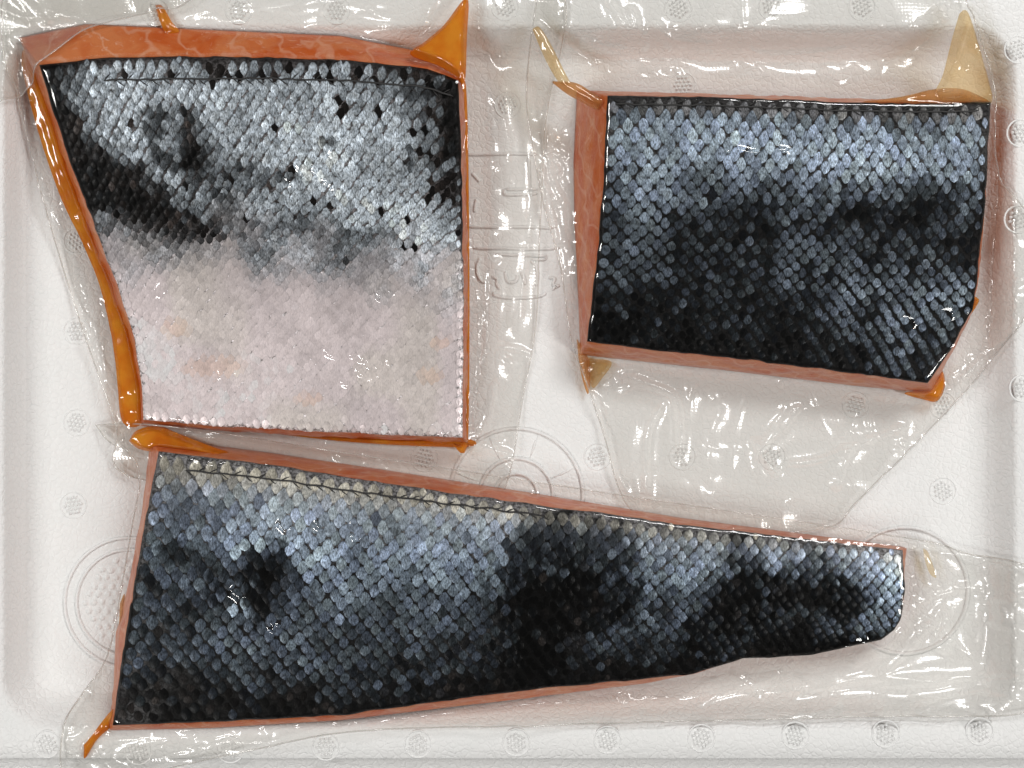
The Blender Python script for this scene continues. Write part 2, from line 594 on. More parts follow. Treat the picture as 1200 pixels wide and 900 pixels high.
def sample(mp, u, v):
    h, w = mp.shape
    x = np.clip(u * w - .5, 0, w - 1.001); y = np.clip(v * h - .5, 0, h - 1.001)
    xi, yi = x.astype(int), y.astype(int)
    fx, fy = x - xi, y - yi
    x1, y1 = np.minimum(xi + 1, w - 1), np.minimum(yi + 1, h - 1)
    return (mp[yi, xi] * (1 - fx) + mp[yi, x1] * fx) * (1 - fy) + (mp[y1, xi] * (1 - fx) + mp[y1, x1] * fx) * fy


def lin(s):
    return np.power(np.clip(s, 0, 255) / 255.0, 2.2)


# a handful of scale shapes: rounded rhombus, domed, about 30 triangles, unit size
SCALES = []
for q in range(8):
    k = 12
    rr = random.Random(q)
    ring0, ring1 = [], []
    for i in range(k):
        a = 2 * math.pi * i / k + math.pi / 2
        ca, sa = math.cos(a), math.sin(a)
        yy = math.copysign(abs(sa) ** 0.9, sa)
        xx = math.copysign(max(0.0, 1 - yy * yy) ** 0.72, ca) * 0.86
        rad = rr.uniform(.93, 1.05)
        ring0.append((0.5 * xx * rad, 0.5 * yy * rad, -0.02))
        ring1.append((0.37 * xx * rad, 0.37 * yy * rad, 0.075 + rr.uniform(-.02, .02)))
    vv = ring0 + ring1 + [(rr.uniform(-.05, .05), rr.uniform(-.05, .05), 0.10)]
    ff = [[i, (i + 1) % k, k + (i + 1) % k, k + i] for i in range(k)] + [[k + i, k + (i + 1) % k, 2 * k] for i in range(k)]
    SCALES.append((np.array(vv), ff))

def make_piece(name, label, sides, low, zfun, mp, pitch, row, color_fn, base_fn, size_fn, seed, edge_r=8, edge_drop=5, line=None, blobs=()):
    rng = np.random.default_rng(seed)

    def rough(sd, k):
        """knife cut: never quite straight"""
        p = resample(sd, 90)
        a = np.sin(np.linspace(0, math.pi, 90)) ** .5
        p[:, 0] += a * (1.1 * vnoise(p[:, 0], p[:, 1], 9, k) + .6 * vnoise(p[:, 0], p[:, 1], 26, k + 1))
        p[:, 1] += a * (1.1 * vnoise(p[:, 0], p[:, 1], 9, k + 2) + .6 * vnoise(p[:, 0], p[:, 1], 26, k + 3))
        return p
    sides = [rough(sd, seed * 3 + 10 * i) for i, sd in enumerate(sides)]
    root = thing(name, label, "salmon", "salmon pieces in vacuum bags")
    bu, bv = boundary_uv(60)
    outline_img = coons(sides, bu, bv)

    def surf(U, Vv):
        """plan position and height of the skin"""
        p = coons(sides, U, Vv)
        d = seg_dist(p[..., 0], p[..., 1], outline_img)[0]
        z = zfun(np.asarray(U), np.asarray(Vv)) - edge_drop * (1 - smooth01(np.sqrt(np.clip(d / edge_r, 0, 1)))) ** 1.4
        z = z + .7 * vnoise(p[..., 0], p[..., 1], 70, seed) + 0.15 * vnoise(p[..., 0], p[..., 1], 17, seed + 1)
        X, Y = fpt(p[..., 0], p[..., 1], z)
        z = np.maximum(z, tray_z(X, Y) + 7)
        X, Y = fpt(p[..., 0], p[..., 1], z)
        return np.stack([X, Y, z], -1), p, d

    def pigment(px, py, jit=0.0):
        """soft-edged dark patches and fine mottling, 1 = no dark pigment"""
        m = 1 - .30 * smooth01(vnoise(px, py, 4.2, seed + 20) * 1.2) - .22 * smooth01(vnoise(px, py, 9, seed + 21) * 1.2)
        for bx, by, rx, ry, val in blobs:
            if val < 4:
                q = ((px - bx) / rx) ** 2 + ((py - by) / ry) ** 2 + .75 * vnoise(px, py, 13, seed + 12) + .5 * vnoise(px, py, 5.5, seed + 13) + jit
                m = m * (1 - (.95 - .14 * val) * smooth01((1.30 - q) / .5))
        return m

    # skin
    nu, nv = 240, 170
    U, Vv = np.meshgrid(np.linspace(0, 1, nu), np.linspace(0, 1, nv))
    G, pim, dd = surf(U, Vv)
    base = base_fn(U, Vv, pim)
    base = base * np.maximum(pigment(pim[..., 0], pim[..., 1])[..., None], .85 * (base[..., :1] > .28))
    pts = G.reshape(-1, 3)
    fa = []
    for j in range(nv - 1):
        for i in range(nu - 1):
            a = j * nu + i
            fa.append([a, a + nu, a + nu + 1, a + 1])
    # turned-down cut edge of the skin
    idx = np.r_[np.arange(nu), np.arange(1, nv) * nu + nu - 1, (nv - 1) * nu + np.arange(nu - 2, -1, -1), np.arange(nv - 2, 0, -1) * nu]
    edge = pts[idx].copy(); edge[:, 2] -= 3.5
    o0 = len(pts)
    nE = len(idx)
    for i in range(nE):
        j = (i + 1) % nE
        fa.append([int(idx[i]), int(idx[j]), o0 + j, o0 + i])
    allp = np.vstack([pts, edge])
    cols = np.vstack([base.reshape(-1, 3), np.full((nE, 3), 0.02)])
    obj("skin", mesh("skin", wld(allp[:, 0], allp[:, 1], allp[:, 2]), fa, True, cols), M_SKIN, root)

    # flesh: cut sides running from the skin's edge down to the underside outline
    gu = U.reshape(-1)[idx]; gv = Vv.reshape(-1)[idx]
    lo = coons(low, gu, gv)
    lz = np.full(len(lo), 3.0)
    for _ in range(12):
        lx, ly = fpt(lo[:, 0], lo[:, 1], lz)
        lz = 0.5 * lz + 0.5 * (np.minimum(tray_z(lx, ly), 58) + 3.0)
    rows_n = 14
    fv = []
    for k in range(rows_n):
        t = k / (rows_n - 1)
        w = t ** 0.85
        x = edge[:, 0] * (1 - w) + lx * w
        y = edge[:, 1] * (1 - w) + ly * w
        z = edge[:, 2] * (1 - t) + lz * t
        nrm = np.stack([lx - edge[:, 0], ly - edge[:, 1]], -1)
        cx, cy = lx.mean(), ly.mean()
        od = np.stack([x - cx, y - cy], -1); od /= np.linalg.norm(od, axis=1, keepdims=True)
        bulge = (1.8 * math.sin(math.pi * t) + 1.6 * math.sin(math.pi * t) * vnoise(x + y, z * 2, 14, seed + 5))
        fv.append(np.stack([x + od[:, 0] * bulge, y + od[:, 1] * bulge, z + (0.4 if k == 0 else 0)], -1))
    fl = np.vstack(fv)
    ff = []
    for k in range(rows_n - 1):
        for i in range(nE):
            j = (i + 1) % nE
            ff.append([k * nE + i, k * nE + j, (k + 1) * nE + j, (k + 1) * nE + i])
    fl = np.vstack([fl, [[lx.mean(), ly.mean(), 1.0]]])
    ff += [[(rows_n - 1) * nE + i, (rows_n - 1) * nE + (i + 1) % nE, rows_n * nE] for i in range(nE)]
    obj("flesh", mesh("flesh", wld(fl[:, 0], fl[:, 1], fl[:, 2]), ff), M_FLESH, root)

    # scales on a rhombic lattice that follows the body
    us = [0.0]
    width = np.linalg.norm(np.diff(resample(sides[0], 200), axis=0), axis=1).sum()
    while us[-1] < 1:
        us.append(us[-1] + pitch(us[-1]) / width / 2)
    us = np.array(us)
    cu, cv, cw, ch = [], [], [], []
    for c, u in enumerate(us[:-1]):
        a = coons(sides, np.array([u, u]), np.array([0.0, 1.0]))
        H = np.linalg.norm(a[1] - a[0])
        y = 3.0 + (row(u, 0) if c % 2 else 0)
        while y < H - 1.5:
            v = y / H
            r = row(u, v)
            cu.append(u); cv.append(v); cw.append(pitch(u)); ch.append(2 * r)
            y += 2 * r
    cu, cv, cw, ch = map(np.array, (cu, cv, cw, ch))
    cu = np.clip(cu + rng.normal(0, .55, len(cu)) / width, 0.004, 0.996)
    cv = np.clip(cv + rng.normal(0, .0025, len(cv)), 0.004, 0.996)
    P0, pim, dd = surf(cu, cv)
    ok = dd > 0.22 * ch
    cu, cv, cw, ch, P0, pim, dd = (a[ok] for a in (cu, cv, cw, ch, P0, pim, dd))
    # horizontal pitch shrinks where the piece narrows
    e = 0.004
    Pu, _, _ = surf(np.clip(cu + e, 0, 1), cv); Pd, _, _ = surf(np.clip(cu - e, 0, 1), cv)
    Qu, _, _ = surf(cu, np.clip(cv + e, 0, 1)); Qd, _, _ = surf(cu, np.clip(cv - e, 0, 1))
    tx = Pu - Pd
    ty = Qu - Qd
    stretch = np.linalg.norm(tx[:, :2], axis=1) / (np.clip(cu + e, 0, 1) - np.clip(cu - e, 0, 1)) / width
    cw = cw * stretch
    tx[:, 2] = np.clip(tx[:, 2] / np.linalg.norm(tx[:, :2], axis=1), -.8, .8) * np.linalg.norm(tx[:, :2], axis=1)
    ty[:, 2] = np.clip(ty[:, 2] / np.linalg.norm(ty[:, :2], axis=1), -.8, .8) * np.linalg.norm(ty[:, :2], axis=1)
    tx /= np.linalg.norm(tx, axis=1, keepdims=True)
    nn = np.cross(tx, ty)                       # drawing space has y down: flip below
    nn *= np.sign(nn[:, 2:3]); nn /= np.linalg.norm(nn, axis=1, keepdims=True)
    ty = np.cross(nn, tx)
    wob = 14
    d = sample(mp, np.clip(cu + vnoise(pim[:, 0], pim[:, 1], wob, seed + 8) * .012, 0, 1), np.clip(cv + vnoise(pim[:, 0], pim[:, 1], wob, seed + 9) * .025, 0, 1))
    d = d + 0.8 * vnoise(pim[:, 0], pim[:, 1], 30, seed + 3) + rng.normal(0, .55, len(d))
    for bx, by, rx, ry, val in blobs:
        if val < 4:
            continue
        q = ((pim[:, 0] - bx) / rx) ** 2 + ((pim[:, 1] - by) / ry) ** 2 + .35 * vnoise(pim[:, 0], pim[:, 1], 11, seed + 12)
        m = smooth01((1.25 - q) / .5)
        d = d * (1 - m) + (val + np.abs(rng.normal(0, 1.15, len(d)))) * m
    cols, sizes, lift, tex, rimv = color_fn(d, cu, cv, pim, rng)
    lift = lift * .34
    cols = cols * np.clip(1 + rng.normal(0, 1, (len(d), 1)) * np.where(tex[:, None] < .6, .025, np.where(cols[:, :1] > .3, .10, .17)), .4, 1.6)
    sz = size_fn(cu, cv, d, rng) * np.clip(dd / (.5 * ch), .6, 1)
    w = cw * sizes * sz * rng.uniform(.92, 1.06, len(d)); h = ch * sizes * sz * rng.uniform(.92, 1.06, len(d))
    # tilt: every scale lifts at its lower edge, each a little differently
    ax = rng.normal(0.0, .04, len(d)) * tex; ay = rng.normal(0, .04, len(d)) * tex
    n2 = nn + ty * -ax[:, None] + tx * ay[:, None]
    n2 /= np.linalg.norm(n2, axis=1, keepdims=True)
    rot = rng.normal(0, .10, len(d))
    t1 = tx * np.cos(rot)[:, None] + ty * np.sin(rot)[:, None]
    t1 -= n2 * (t1 * n2).sum(1, keepdims=True); t1 /= np.linalg.norm(t1, axis=1, keepdims=True)
    b1 = np.cross(n2, t1)
    # to world
    flip = np.array([1, -1, 1.0])
    C = wld(P0[:, 0], P0[:, 1], P0[:, 2] + 0.55 * lift)
    A1 = t1 * flip * w[:, None] * S; B1 = b1 * flip * h[:, None] * S; N1 = n2 * flip * (0.5 * (w + h))[:, None] * S * lift[:, None]
    B1 = -B1                                     # right-handed again after the flip
    var = rng.integers(0, 8, len(d))
    rank = np.argsort(-(w * h * (0.35 + np.clip(d, 0, 6) / 6)))
    single = np.zeros(len(d), bool); single[rank[:298]] = True
    sv = np.stack([SCALES[k_][0] for k_ in var])                      # shape of every scale, then where its corners lie in plan
    vx = pim[:, :1] + sv[..., 0] * (t1[:, 0] * w)[:, None] - sv[..., 1] * (b1[:, 0] * h)[:, None]
    vy = pim[:, 1:] + sv[..., 0] * (t1[:, 1] * w)[:, None] - sv[..., 1] * (b1[:, 1] * h)[:, None]
    vp = pigment(vx, vy, rng.normal(0, .55, (len(d), 1)))
    vp = 1 - (1 - vp) * np.clip(tex, .25, 1)[:, None]
    JV, JF, JC = [], [], []
    off = 0
    for i in range(len(d)):
        if single[i]:
            vv, ff2 = SCALES[var[i]]
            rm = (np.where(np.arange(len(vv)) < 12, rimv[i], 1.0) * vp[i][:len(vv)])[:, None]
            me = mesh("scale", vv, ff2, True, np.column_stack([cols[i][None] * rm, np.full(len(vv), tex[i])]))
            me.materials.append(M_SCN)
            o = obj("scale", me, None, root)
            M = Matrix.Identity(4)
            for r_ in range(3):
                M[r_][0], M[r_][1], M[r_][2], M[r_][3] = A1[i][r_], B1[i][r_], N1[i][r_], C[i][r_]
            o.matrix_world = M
        else:
            vv, ff2 = SCALES[var[i]]
            JV.append(C[i] + vv[:, :1] * A1[i] + vv[:, 1:2] * B1[i] + vv[:, 2:] * N1[i])
            JF += [[x + off for x in f_] for f_ in ff2]
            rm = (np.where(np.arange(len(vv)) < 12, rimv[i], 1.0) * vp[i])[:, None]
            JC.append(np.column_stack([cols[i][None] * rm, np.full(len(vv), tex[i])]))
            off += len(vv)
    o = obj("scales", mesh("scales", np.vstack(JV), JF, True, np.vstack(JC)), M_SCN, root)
    o["kind"] = "stuff"

    # stitched lateral line of dark pores
    if line:
        u0, u1, v0, v1 = line
        pp = []
        uu = np.linspace(u0, u1, 90)
        vv_ = v0 + (v1 - v0) * np.linspace(0, 1, 90)
        g, _, _ = surf(uu, vv_)
        g[:, 2] += 1.4
        g[:, 1] += 0.8 * vnoise(g[:, 0], g[:, 1], 9, seed)
        relief("lateral_line", g, 1.0, 0.5, False, M_LINE, root, 5)
        for t in np.arange(u0, u1, 14.0 / width):
            a, _, _ = surf(np.array([t, t + 5 / width, t + 9 / width]), v0 + (v1 - v0) * (t - u0) / (u1 - u0) + np.array([0, -.010, -.017]) * rng.choice([-1, 1]))
            a[:, 2] += 1.3
            relief("lateral_pore", a, 0.7, 0.5, False, M_LINE, root, 4)

    pc = Piece()
    pc.skin = G; pc.flesh = fl[:-1]; pc.root = root; pc.surf = surf
    return pc


def line_mat():
    m, nt, out = new_mat("dark_line")
    p = N(nt, "ShaderNodeBsdfPrincipled", Roughness=0.5)
    nz = N(nt, "ShaderNodeTexNoise", Scale=900.0)
    nt.links.new(mixc(nt, (0.01, 0.01, 0.012), (0.05, 0.048, 0.045), nz.outputs["Fac"]), p.inputs["Base Color"])
    nt.links.new(p.outputs[0], out.inputs[0])
    return m


M_LINE = line_mat()


def tone(d, gain=26.0, lo=6.0):
    return lin(lo + gain * np.clip(d, 0, 9.3))  # silver tone; the sheen of bright scales is painted in with it


# --- piece with the pale belly
map1 = dig(["2 5 6 6 6 5 6 4 5 5 5 4 4 2", "2 6 7 7 7 7 7 7 7 7 5 6 4 2", "1 6 6 6 2 6 6 7 7 7 6 7 5 3", "1 5 6 6 1 5 6 7 8 8 6 7 5 3", "1 1 2 6 2 3 4 7 8 8 6 6 6 4",
            "2 1 1 2 5 5 6 6 5 8 8 8 7 6", "5 2 1 2 2 4 5 5 4 5 6 7 8 8", "5 5 4 3 5 5 4 6 4 3 4 7 7 8", "7 6 6 6 6 5 5 5 5 4 6 6 6 7", "7 7 7 7 6 6 5 6 5 5 6 7 6 7",
            "8 8 7 7 7 6 6 6 7 6 7 7 7 7", "8 8 8 8 7 7 8 8 8 7 7 7 7 7", "8 8 8 8 8 8 8 7 8 7 8 8 8 8", "7 7 7 8 7 8 7 7 8 8 8 8 8 8"])


def col1(d, u, v, p, rng):
    pk = smooth01((v + 0.07 * vnoise(p[:, 0], p[:, 1], 38, 3) + .05 * vnoise(p[:, 0], p[:, 1], 15, 4) - 0.40) / 0.24)
    b = tone(d * (1 - pk) + pk * (8.7 + 0.28 * (d - 7.5) + .5 * vnoise(p[:, 0], p[:, 1], 60, 8) + 1.6 * (smooth01((v - .45) / .3) - 1)) + .9 * (1 - pk))
    blue = np.stack([b * .89, b * 1.0, b * 1.09], -1)
    pink = np.stack([b * 1.06, b * .935, b * .94], -1)
    warm = np.stack([b * 1.04, b * .96, b * .88], -1)
    yel = smooth01((vnoise(p[:, 0], p[:, 1], 55, 21) - .1) * 1.6) * pk
    c = blue * (1 - pk)[:, None] + pink * pk[:, None]
    c = c * (1 - .6 * yel)[:, None] + warm * (.6 * yel)[:, None]
    pdrop = (.03 + .34 * smooth01((u - .84) / .1) * (v < .36) + .3 * (v < .06)) * (pk < .3)
    dark =  (rng.uniform(0, 1, len(d)) < pdrop)
    dk = np.maximum(smooth01((3.6 - d) / 2.4) * (1 - smooth01((pk - .3) / .4)), dark * 1.0)[:, None]
    c = c * (1 - dk) + dk * np.array([.009, .0072, .0065]) * (rng.uniform(.4, 1.5, (len(d), 1)) + 4 * (rng.uniform(0, 1, (len(d), 1)) < .15))
    for bx, by, rx, ry in ((505, 441, 16, 11), (516, 402, 13, 9), (362, 468, 17, 8), (250, 430, 40, 14), (205, 385, 18, 12)):
        st = smooth01(1.3 - ((p[:, 0] - bx) / rx) ** 2 - ((p[:, 1] - by) / ry) ** 2)[:, None] * .5
        c = c * (1 - st) + c * np.array([1.05, .84, .68]) * st
    size = (.97 - .17 * smooth01((3.4 - d) / 1.3) * (pk < .5)) * np.where(dark, .88, 1.0) * (1 + .14 * pk)
    lift = np.where(dark, .35, .85 - .5 * pk)
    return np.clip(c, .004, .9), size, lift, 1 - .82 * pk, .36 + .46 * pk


def base1(U, V, p):
    d = sample(map1, U, V)
    pk = smooth01((V + .05 * vnoise(p[..., 0], p[..., 1], 38, 3) - 0.40) / 0.24)
    g = np.clip(.26 * tone(d), .04, .14) * (1 - pk) + tone(8.0 + .3 * (d - 7.5)) * pk
    c = np.stack([g * 1.0, g * .93, g * .92], -1)
    dk = (1 - smooth01((d - 1.2) / 2.5)) * (1 - pk)
    c = c * (1 - .55 * dk)[..., None]
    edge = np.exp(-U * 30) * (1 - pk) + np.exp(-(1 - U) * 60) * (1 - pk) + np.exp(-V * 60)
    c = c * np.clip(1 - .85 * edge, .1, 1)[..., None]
    return c


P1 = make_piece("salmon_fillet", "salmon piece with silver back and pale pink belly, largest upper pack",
                [[(46, 76), (130, 67), (250, 66), (400, 70), (500, 80), (537, 94)], [(537, 94), (541, 200), (543, 350), (542, 513)],
                 [(168, 492), (260, 500), (400, 507), (542, 513)], [(46, 76), (62, 130), (86, 200), (112, 270), (140, 340), (158, 400), (166, 450), (168, 492)]],
                [[(22, 44), (100, 28), (250, 35), (400, 42), (543, 70)], [(543, 70), (548, 250), (548, 519)], [(166, 499), (350, 510), (548, 519)],
                 [(22, 44), (50, 110), (77, 200), (103, 270), (131, 340), (151, 400), (163, 450), (166, 499)]],
                lambda u, v: 72 - 26 * v ** 1.3 + 0 * u, map1, lambda u: 13.6, lambda u, v: 9.0 - 3.4 * smooth01(v * 1.5),
                col1, base1, lambda u, v, d, rng: 1.04 + 0 * u, 31, line=(0.14, .985, .062, .052),
                blobs=[(182, 150, 13, 34, .8), (214, 190, 22, 13, 1), (108, 206, 30, 17, 1.2), (128, 232, 34, 14, 1.6), (180, 246, 34, 13, 2.2), (262, 236, 16, 13, 1.2), (505, 108, 30, 10, 2), (528, 150, 9, 48, 1.2),
                       (336, 206, 12, 7, 1.5), (350, 262, 26, 9, 2.6), (425, 277, 38, 10, 3.2), (300, 272, 26, 10, 3), (62, 115, 10, 42, .8), (478, 185, 6, 14, 1), (385, 165, 8, 7, 1.5), (450, 140, 5, 12, 1.2)])

# --- dark rectangular piece
map2 = dig(["5 5 5 5 5 5 5 5 5 5 4 4 4 6", "7 7 7 7 7 7 7 7 7 7 7 7 6 7", "6 7 7 7 7 7 7 7 7 7 7 7 6 7", "5 6 5 4 4 4 4 5 4 4 5 3 3 4", "5 6 5 4 4 3 4 4 2 2 3 2 3 3",
            "4 5 4 3 3 2 3 3 3 3 3 3 3 3", "4 4 3 3 3 3 3 4 4 4 4 4 5 4", "4 3 3 3 3 3 4 4 4 5 4 5 5 5", "3 3 2 3 3 3 3 3 4 4 3 5 4 4", "2 2 2 2 2 2 3 2 3 3 3 4 4 4", "1 1 1 1 1 1 1 1 2 2 1 3 3 3"])


def col2(d, u, v, p, rng):
    d = d - .55 * smooth01((v - .3) / .2)
    b = tone(d)
    tan = smooth01((0.085 - v) / .06)
    k = rng.uniform(.94, 1.10, len(d))
    c = np.stack([b * .82, b * 1.0 * (1 + 0 * k), b * 1.18 * k], -1)
    c = c * (1 - .8 * tan)[:, None] + np.stack([b * 1.0, b * .9, b * .8], -1) * (.8 * tan)[:, None]
    drop = (rng.uniform(0, 1, len(d)) < np.clip((4.6 - d) * .12, 0, .4))
    c[drop] *= rng.uniform(.12, .5, (drop.sum(), 1))
    size = np.where(v > .22, .93 - .08 * smooth01((v - .2) / .5) - np.clip((4 - d) * .04, 0, .15), .95)
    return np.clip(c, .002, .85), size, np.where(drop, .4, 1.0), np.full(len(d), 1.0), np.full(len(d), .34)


def base2(U, V, p):
    g = .003 + .12 * tone(sample(map2, U, V) - 1.2) * smooth01((.5 - V) / .4) + .002 * (1 + vnoise(p[..., 0], p[..., 1], 22, 5))
    return np.stack([g * 1.05, g, g * .98], -1)


P2 = make_piece("salmon_fillet", "nearly black scaled salmon piece with cut corner, upper pack beside the amber corner pocket",
                [[(712, 112), (800, 113), (900, 116), (1030, 121), (1110, 121), (1161, 119)], [(1161, 119), (1156, 210), (1148, 300), (1140, 362), (1114, 410), (1087, 449)],
                 [(688, 400), (760, 410), (850, 419), (960, 432), (1087, 449)], [(712, 112), (708, 190), (702, 280), (694, 350), (688, 400)]],
                [[(676, 106), (900, 114), (1154, 120)], [(1154, 120), (1144, 320), (1130, 375), (1092, 461)], [(680, 416), (850, 434), (1000, 452), (1092, 461)],
                 [(676, 106), (672, 190), (673, 260), (677, 340), (680, 416)]],
                lambda u, v: 74 - 12 * v + 0 * u, map2, lambda u: 17.2 - 1.6 * u, lambda u, v: 10.6 - 3.2 * smooth01(v * 1.3),
                col2, base2, lambda u, v, d, rng: 1.0 + 0 * u, 57, line=(0.02, .97, .034, .030),
                blobs=[(868, 248, 36, 13, 3.2), (1085, 222, 46, 14, 2.8), (795, 300, 30, 12, 3.4), (1000, 248, 30, 13, 3.0), (722, 385, 40, 18, .6), (1020, 310, 16, 14, .6), (1060, 252, 50, 12, 3.0)])

# --- long tapering tail piece
map3 = dig(["6 6 7 7 7 7 7 7 7 7 6 6 7 6 6 5 6 5 8 8", "5 6 6 7 7 7 6 6 6 6 3 4 5 6 5 6 7 4 6 8", "4 5 6 7 7 6 6 6 6 6 3 2 4 6 6 3 5 5 5 8", "3 3 5 1 6 5 5 5 5 5 1 2 3 5 5 2 2 2 3 8",
            "3 3 4 1 5 5 4 4 4 3 1 1 3 4 4 1 3 2 2 7", "3 3 4 4 4 4 4 4 4 3 1 1 4 4 3 1 2 4 2 6", "3 3 4 4 4 4 3 3 3 3 1 2 4 3 3 1 3 2 4 6", "2 2 3 3 3 3 3 3 3 2 1 2 3 2 2 2 2 1 3 4", "1 1 1 1 1 1 2 1 1 1 1 1 1 1 1 2 1 0 0 2"])


def col3(d, u, v, p, rng):
    b = tone(d - .5 * smooth01((v - .3) / .3))
    cream = smooth01((0.15 * (1 - u * .2) - v) / .10) * (1 - smooth01((u - .8) / .15))
    haze = smooth01((0.36 - v) / .3)
    k = rng.uniform(.92, 1.10, len(d))
    c = np.stack([b * (.80 + .07 * haze), b * 1.0, b * (1.22 - .06 * haze) * k], -1)
    cr = np.stack([b * 1.06, b * 1.0, b * .84], -1)
    c = c * (1 - cream)[:, None] + cr * cream[:, None]
    dark = d < 1.7
    dk = smooth01((2.8 - d) / 2.0)[:, None]
    c = c * (1 - dk) + dk * np.array([.005, .0043, .004]) * (rng.uniform(.3, 1.6, (len(d), 1)) + 5 * (rng.uniform(0, 1, (len(d), 1)) < .2))
    size = .95 - .10 * smooth01((v - .35) / .5) - np.where(dark, .1, 0)
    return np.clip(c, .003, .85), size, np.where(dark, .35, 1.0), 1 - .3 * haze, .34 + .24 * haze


def base3(U, V, p):
    haze = smooth01((0.45 - V) / .4)
    g = .004 + .40 * haze * tone(sample(map3, U, V) - .8) + .012 * np.clip(vnoise(p[..., 0], p[..., 1], 14, 6) + vnoise(p[..., 0], p[..., 1], 34, 7), 0, 2)
    d = sample(map3, U, V)
    g = g * smooth01((d - 1.2) / 2.5) + .004
    g = g + .055 * smooth01(1 - U * 9) * np.clip(.4 + vnoise(p[..., 0], p[..., 1], 12, 9), 0, 1)
    return np.stack([g * 1.0, g * .98, g * .97], -1)


P3 = make_piece("salmon_tail_fillet", "long salmon tail piece tapering to a narrow cut end, lower pack",
                [[(186, 529), (320, 545), (460, 568), (620, 590), (800, 615), (1058, 645)], [(1058, 645), (1060, 690), (1057, 722), (1048, 738), (1032, 750)],
                 [(132, 850), (250, 846), (400, 838), (500, 824), (640, 806), (760, 795), (810, 790), (870, 772), (950, 768), (1032, 750)],
                 [(186, 529), (176, 580), (158, 680), (143, 770), (132, 850)]],
                [[(176, 512), (320, 531), (460, 552), (620, 577), (800, 607), (1060, 641)], [(1060, 641), (1056, 690), (1050, 720), (1026, 744)],
                 [(131, 856), (250, 853), (400, 844), (500, 832), (620, 818), (760, 800), (810, 788), (870, 768), (950, 762), (1026, 744)],
                 [(176, 512), (168, 600), (143, 720), (136, 740), (131, 856)]],
                lambda u, v: 70 - 22 * u - 5 * v, map3, lambda u: 18.4 - 5.6 * u, lambda u, v: (11.2 - 4.0 * u) * (1 - .22 * v),
                col3, base3, lambda u, v, d, rng: 1.02 + 0 * u, 83, line=(0.04, .52, .055, .05),
                blobs=[(312, 660, 27, 27, .4), (304, 708, 13, 24, .6), (208, 645, 22, 12, 1.4), (258, 690, 14, 20, 1.2), (632, 690, 40, 66, .5), (655, 620, 30, 20, .8), (700, 640, 38, 34, 1), (705, 705, 40, 34, .6), (625, 780, 34, 30, .5),
                       (742, 642, 12, 16, 1), (868, 640, 14, 18, .8), (875, 690, 24, 40, .6), (940, 690, 46, 24, .4), (990, 706, 26, 18, .4), (835, 742, 34, 34, .6), (905, 742, 36, 16, 1.2), (960, 752, 70, 10, .3), (955, 652, 10, 10, 1), (285, 640, 26, 12, 6.6), (340, 640, 14, 18, 6.6), (285, 715, 14, 9, 6.4)])

# ------------------------------------------------------------------ vacuum bags
STEP = 2.0


def raster(points, x0, y0, nx, ny):
    """highest point per cell"""
    g = np.full((ny, nx), -1e3)
    xi = np.round((points[:, 0] - x0) / STEP).astype(int); yi = np.round((points[:, 1] - y0) / STEP).astype(int)
    ok = (xi >= 0) & (xi < nx) & (yi >= 0) & (yi < ny)
    np.maximum.at(g, (yi[ok], xi[ok]), points[ok, 2])
    return g


def blur(a, n):
    for _ in range(n):
        b = np.pad(a, 1, mode='edge')
        a = (b[1:-1, 1:-1] * 4 + b[:-2, 1:-1] * 2 + b[2:, 1:-1] * 2 + b[1:-1, :-2] * 2 + b[1:-1, 2:] * 2 + b[:-2, :-2] + b[:-2, 2:] + b[2:, :-2] + b[2:, 2:]) / 16
    return a


def dilate(a, n):
    for _ in range(n):
        b = np.pad(a, 1, mode='edge')
        a = np.maximum.reduce([b[1:-1, 1:-1], b[:-2, 1:-1], b[2:, 1:-1], b[1:-1, :-2], b[1:-1, 2:]])
    return a


def grid_mesh(poly, hfun, step=STEP, margin=6):
    """height-field sheet cut to a polygon, its rim snapped onto the polygon"""
    poly = np.asarray(poly, float)
    x0, y0 = poly.min(0) - margin; x1, y1 = poly.max(0) + margin
    nx, ny = int((x1 - x0) / step) + 1, int((y1 - y0) / step) + 1
    X, Y = np.meshgrid(x0 + np.arange(nx) * step, y0 + np.arange(ny) * step)
    ins = inside(X, Y, poly)
    cell = ins[:-1, :-1] | ins[1:, :-1] | ins[:-1, 1:] | ins[1:, 1:]
    used = np.zeros_like(ins)
    used[:-1, :-1] |= cell; used[1:, :-1] |= cell; used[:-1, 1:] |= cell; used[1:, 1:] |= cell
    rim = used & ~ins
    _, cx, cy, _ = seg_dist(X[rim], Y[rim], poly)
    X = X.copy(); Y = Y.copy()
    X[rim] = cx; Y[rim] = cy
    idx = -np.ones(X.shape, int)
    idx[used] = np.arange(used.sum())
    xs, ys = X[used], Y[used]
    zs = hfun(xs, ys)
    a = idx[:-1, :-1][cell]; b = idx[1:, :-1][cell]; c = idx[1:, 1:][cell]; d = idx[:-1, 1:][cell]
    return xs, ys, zs, np.stack([a, b, c, d], -1), rim[used]


class Field:
    """interpolated height field over the whole tray"""
    x0, y0 = -60.0, -60.0
    nx, ny = 662, 512

    def __init__(self, z):
        self.z = z

    def __call__(self, X, Y):
        x = np.clip((X - self.x0) / STEP, 0, self.nx - 1.01); y = np.clip((Y - self.y0) / STEP, 0, self.ny - 1.01)
        xi, yi = x.astype(int), y.astype(int); fx, fy = x - xi, y - yi
        z = self.z
        return (z[yi, xi] * (1 - fx) + z[yi, xi + 1] * fx) * (1 - fy) + (z[yi + 1, xi] * (1 - fx) + z[yi + 1, xi + 1] * fx) * fy


GX, GY = np.meshgrid(Field.x0 + np.arange(Field.nx) * STEP, Field.y0 + np.arange(Field.ny) * STEP)


